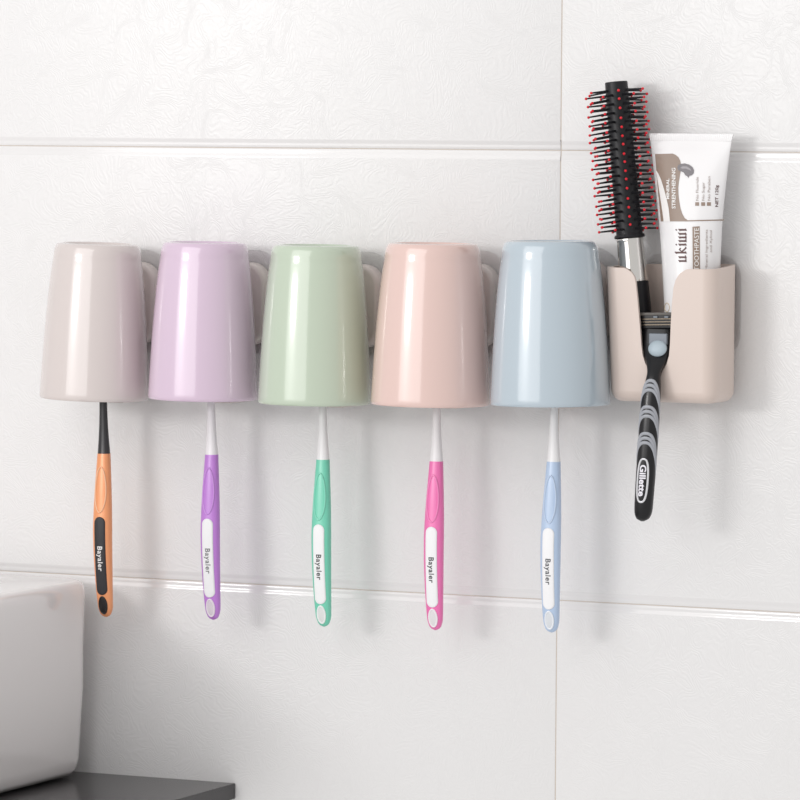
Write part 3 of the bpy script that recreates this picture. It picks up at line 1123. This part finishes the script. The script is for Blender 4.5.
RE = 2.2
zr0, zr1 = secs[-1][0].z, secs[0][0].z
rb0 = Vector((secs[-1][0].x, secs[-1][0].y, zr0))
razor = thing('razor', 'black safety razor with grey ribbed grip hanging handle down in the holder slot', 'razor', rb0)
bm = bmesh.new()
L = []
for k in range(91):
    zz = zr0 + (zr1 - zr0) * (k / 90)
    X, Y, A, Hh = rz_at(zz)
    L.append((Vector((X, Y, zz)) - rb0, Vector((max(A, 1e-4), 0, 0)), Vector((0, max(Hh, 1e-4), 0)), RE))
loft(bm, L, 40)
rh = obj('handle', bm, M_rz, razor, angle=50)


def rz_pt(a, zz, lift):
    """a: angle round the handle, 0 looks away from the wall, positive to the right"""
    X, Y, A, Hh = rz_at(zz)
    s, c_ = math.sin(a), math.cos(a)
    x = math.copysign(abs(s) ** (2 / RE), s)
    y = math.copysign(abs(c_) ** (2 / RE), c_)
    return Vector((X + (A + lift) * x, Y - (Hh + lift) * y, zz)) - rb0


def zpx(y):
    return at(648, y, 0.054).z


# ribbed chevron grips: three bands of three ridges, legs running down both flanks
for ya, leg in ((380.5, 27), (406.5, 27), (433.0, 32)):
    bm = bmesh.new()
    for k in range(3):
        y0 = ya + k * 4.6
        pts, rad = [], []
        for j in range(33):
            a = -1.75 + 3.5 * j / 32
            dy = leg * (abs(a) / 1.75) ** 2.4
            pts.append(rz_pt(a, zpx(y0 + dy), -0.00045))
            rad.append(0.00118 * (1 - 0.45 * (abs(a) / 1.75) ** 2))
        tube(bm, pts, rad, 8)
    obj('grip_ridges', bm, M_grip, razor)
# badge: silver oval ring, dark field, lettering
bm = bmesh.new()
ring = []
bc, bh, bw = zpx(480), 0.0134, 0.52
for k in range(48):
    a = 2 * PI * k / 48
    ring.append((bw * math.copysign(abs(math.cos(a)) ** 0.8, math.cos(a)), bc + bh * math.copysign(abs(math.sin(a)) ** 0.75, math.sin(a))))
tube(bm, [rz_pt(a, z, 0.0002) for a, z in ring], 0.00066, 8, closed=True)
bo = obj('badge', bm, mat('white_silver', (226, 226, 230), rough=0.25, metal=0.3), razor)
bm = bmesh.new()
vs, fs = text_polys('Gillette', 1.0, 0.0, 0.03, 1.0)
u0, u1 = min(v[0] for v in vs), max(v[0] for v in vs)
bv = [bm.verts.new(rz_pt((vv - 0.34) * 0.80, bc + 0.0098 - (uu - u0) / (u1 - u0) * 0.0196, 0.00035)) for uu, vv in vs]
for f in fs:
    try:
        bm.faces.new([bv[i] for i in f])
    except ValueError:
        pass
obj('lettering', bm, mat('white_badge_print', (236, 234, 242), rough=0.4), bo, smooth=False)
# cartridge with strip and blades, hidden in part behind the shell
hd = 0.0372
cL = at(656.5, 321, hd)
tilt = Matrix.Rotation(math.radians(-2.0), 4, 'Y')
bm = bmesh.new()
rbox(bm, (-0.0200, -0.0022, -0.0052), (0.0200, 0.0030, 0.0052), 0.0012, 3)
bmesh.ops.transform(bm, matrix=Matrix.Translation(cL - rb0) @ tilt, verts=bm.verts)
cart = obj('cartridge', bm, M_rz, razor, angle=35)
bm = bmesh.new()
rbox(bm, (-0.0185, -0.0028, 0.0036), (0.0185, -0.0015, 0.0054), 0.0004, 2)
bmesh.ops.transform(bm, matrix=Matrix.Translation(cL - rb0) @ tilt, verts=bm.verts)
obj('lubricating_strip', bm, M_strip, cart)
for k in range(3):
    bm = bmesh.new()
    rbox(bm, (-0.0175, -0.0027, -0.0004 - k * 0.0018), (0.0175, -0.0015, 0.0003 - k * 0.0018), 0.0001, 1)
    bmesh.ops.transform(bm, matrix=Matrix.Translation(cL - rb0) @ tilt @ Matrix.Translation((0, 0, 0.0014)), verts=bm.verts)
    obj('blade', bm, M_steel, cart)
for xo in (655.5, 666.5):
    bm = bmesh.new()
    p = at(xo, 317.0, hd + 0.0028) - rb0
    rbox(bm, p + Vector((-0.0014, -0.0004, -0.0006)), p + Vector((0.0014, 0.0008, 0.0006)), 0.0002, 1)
    obj('blade_clip', bm, M_silver, cart)
bm = bmesh.new()
p = at(658.2, 339, 0.0432) - rb0
rbox(bm, p + Vector((-0.0062, -0.0008, -0.0036)), p + Vector((0.0062, 0.0016, 0.0036)), 0.0008, 3)
obj('neck_bracket', bm, M_silver, razor)
bm = bmesh.new()
p = at(657.6, 348.5, 0.0448) - rb0
Mx = Matrix.Translation(p) @ Matrix.Rotation(math.radians(-12), 4, 'X') @ Matrix.Diagonal((0.0062, 0.0022, 0.0052, 1))
bmesh.ops.create_uvsphere(bm, u_segments=32, v_segments=16, radius=1, matrix=Mx)
obj('release_button', bm, M_disc, razor)

# ------------------------------------------------------------------ light
def area(name, az, el, dist, sx, sy, power, col=(1, 1, 1), target=C0):
    d = Vector((math.sin(math.radians(az)) * math.cos(math.radians(el)), -math.cos(math.radians(az)) * math.cos(math.radians(el)), math.sin(math.radians(el))))
    l = bpy.data.lights.new(name, 'AREA')
    l.shape = 'RECTANGLE'
    l.size, l.size_y = sx, sy
    l.energy = power
    l.color = col
    o = bpy.data.objects.new(name, l)
    C.objects.link(o)
    o.location = target + d * dist
    o.rotation_euler = (-d).to_track_quat('-Z', 'Y').to_euler()
    return o


area('key_lamp', -24, 7, 2.4, 0.48, 0.26, 9, (1, 0.985, 0.975), C0 + Vector((-0.05, 0, 0.1)))
area('wide_softbox', -13, 17, 1.5, 1.30, 1.20, 8.6, (1, 0.99, 0.985), C0 + Vector((-0.08, 0, 0.12)))
w = bpy.data.worlds.new('studio')
bpy.context.scene.world = w
w.use_nodes = True
bg = w.node_tree.nodes['Background']
bg.inputs['Color'].default_value = (1.0, 0.985, 0.975, 1)
bg.inputs['Strength'].default_value = 0.69

sc = bpy.context.scene
sc.view_settings.view_transform = 'Standard'
sc.view_settings.look = 'None'
sc.view_settings.exposure = 0.0
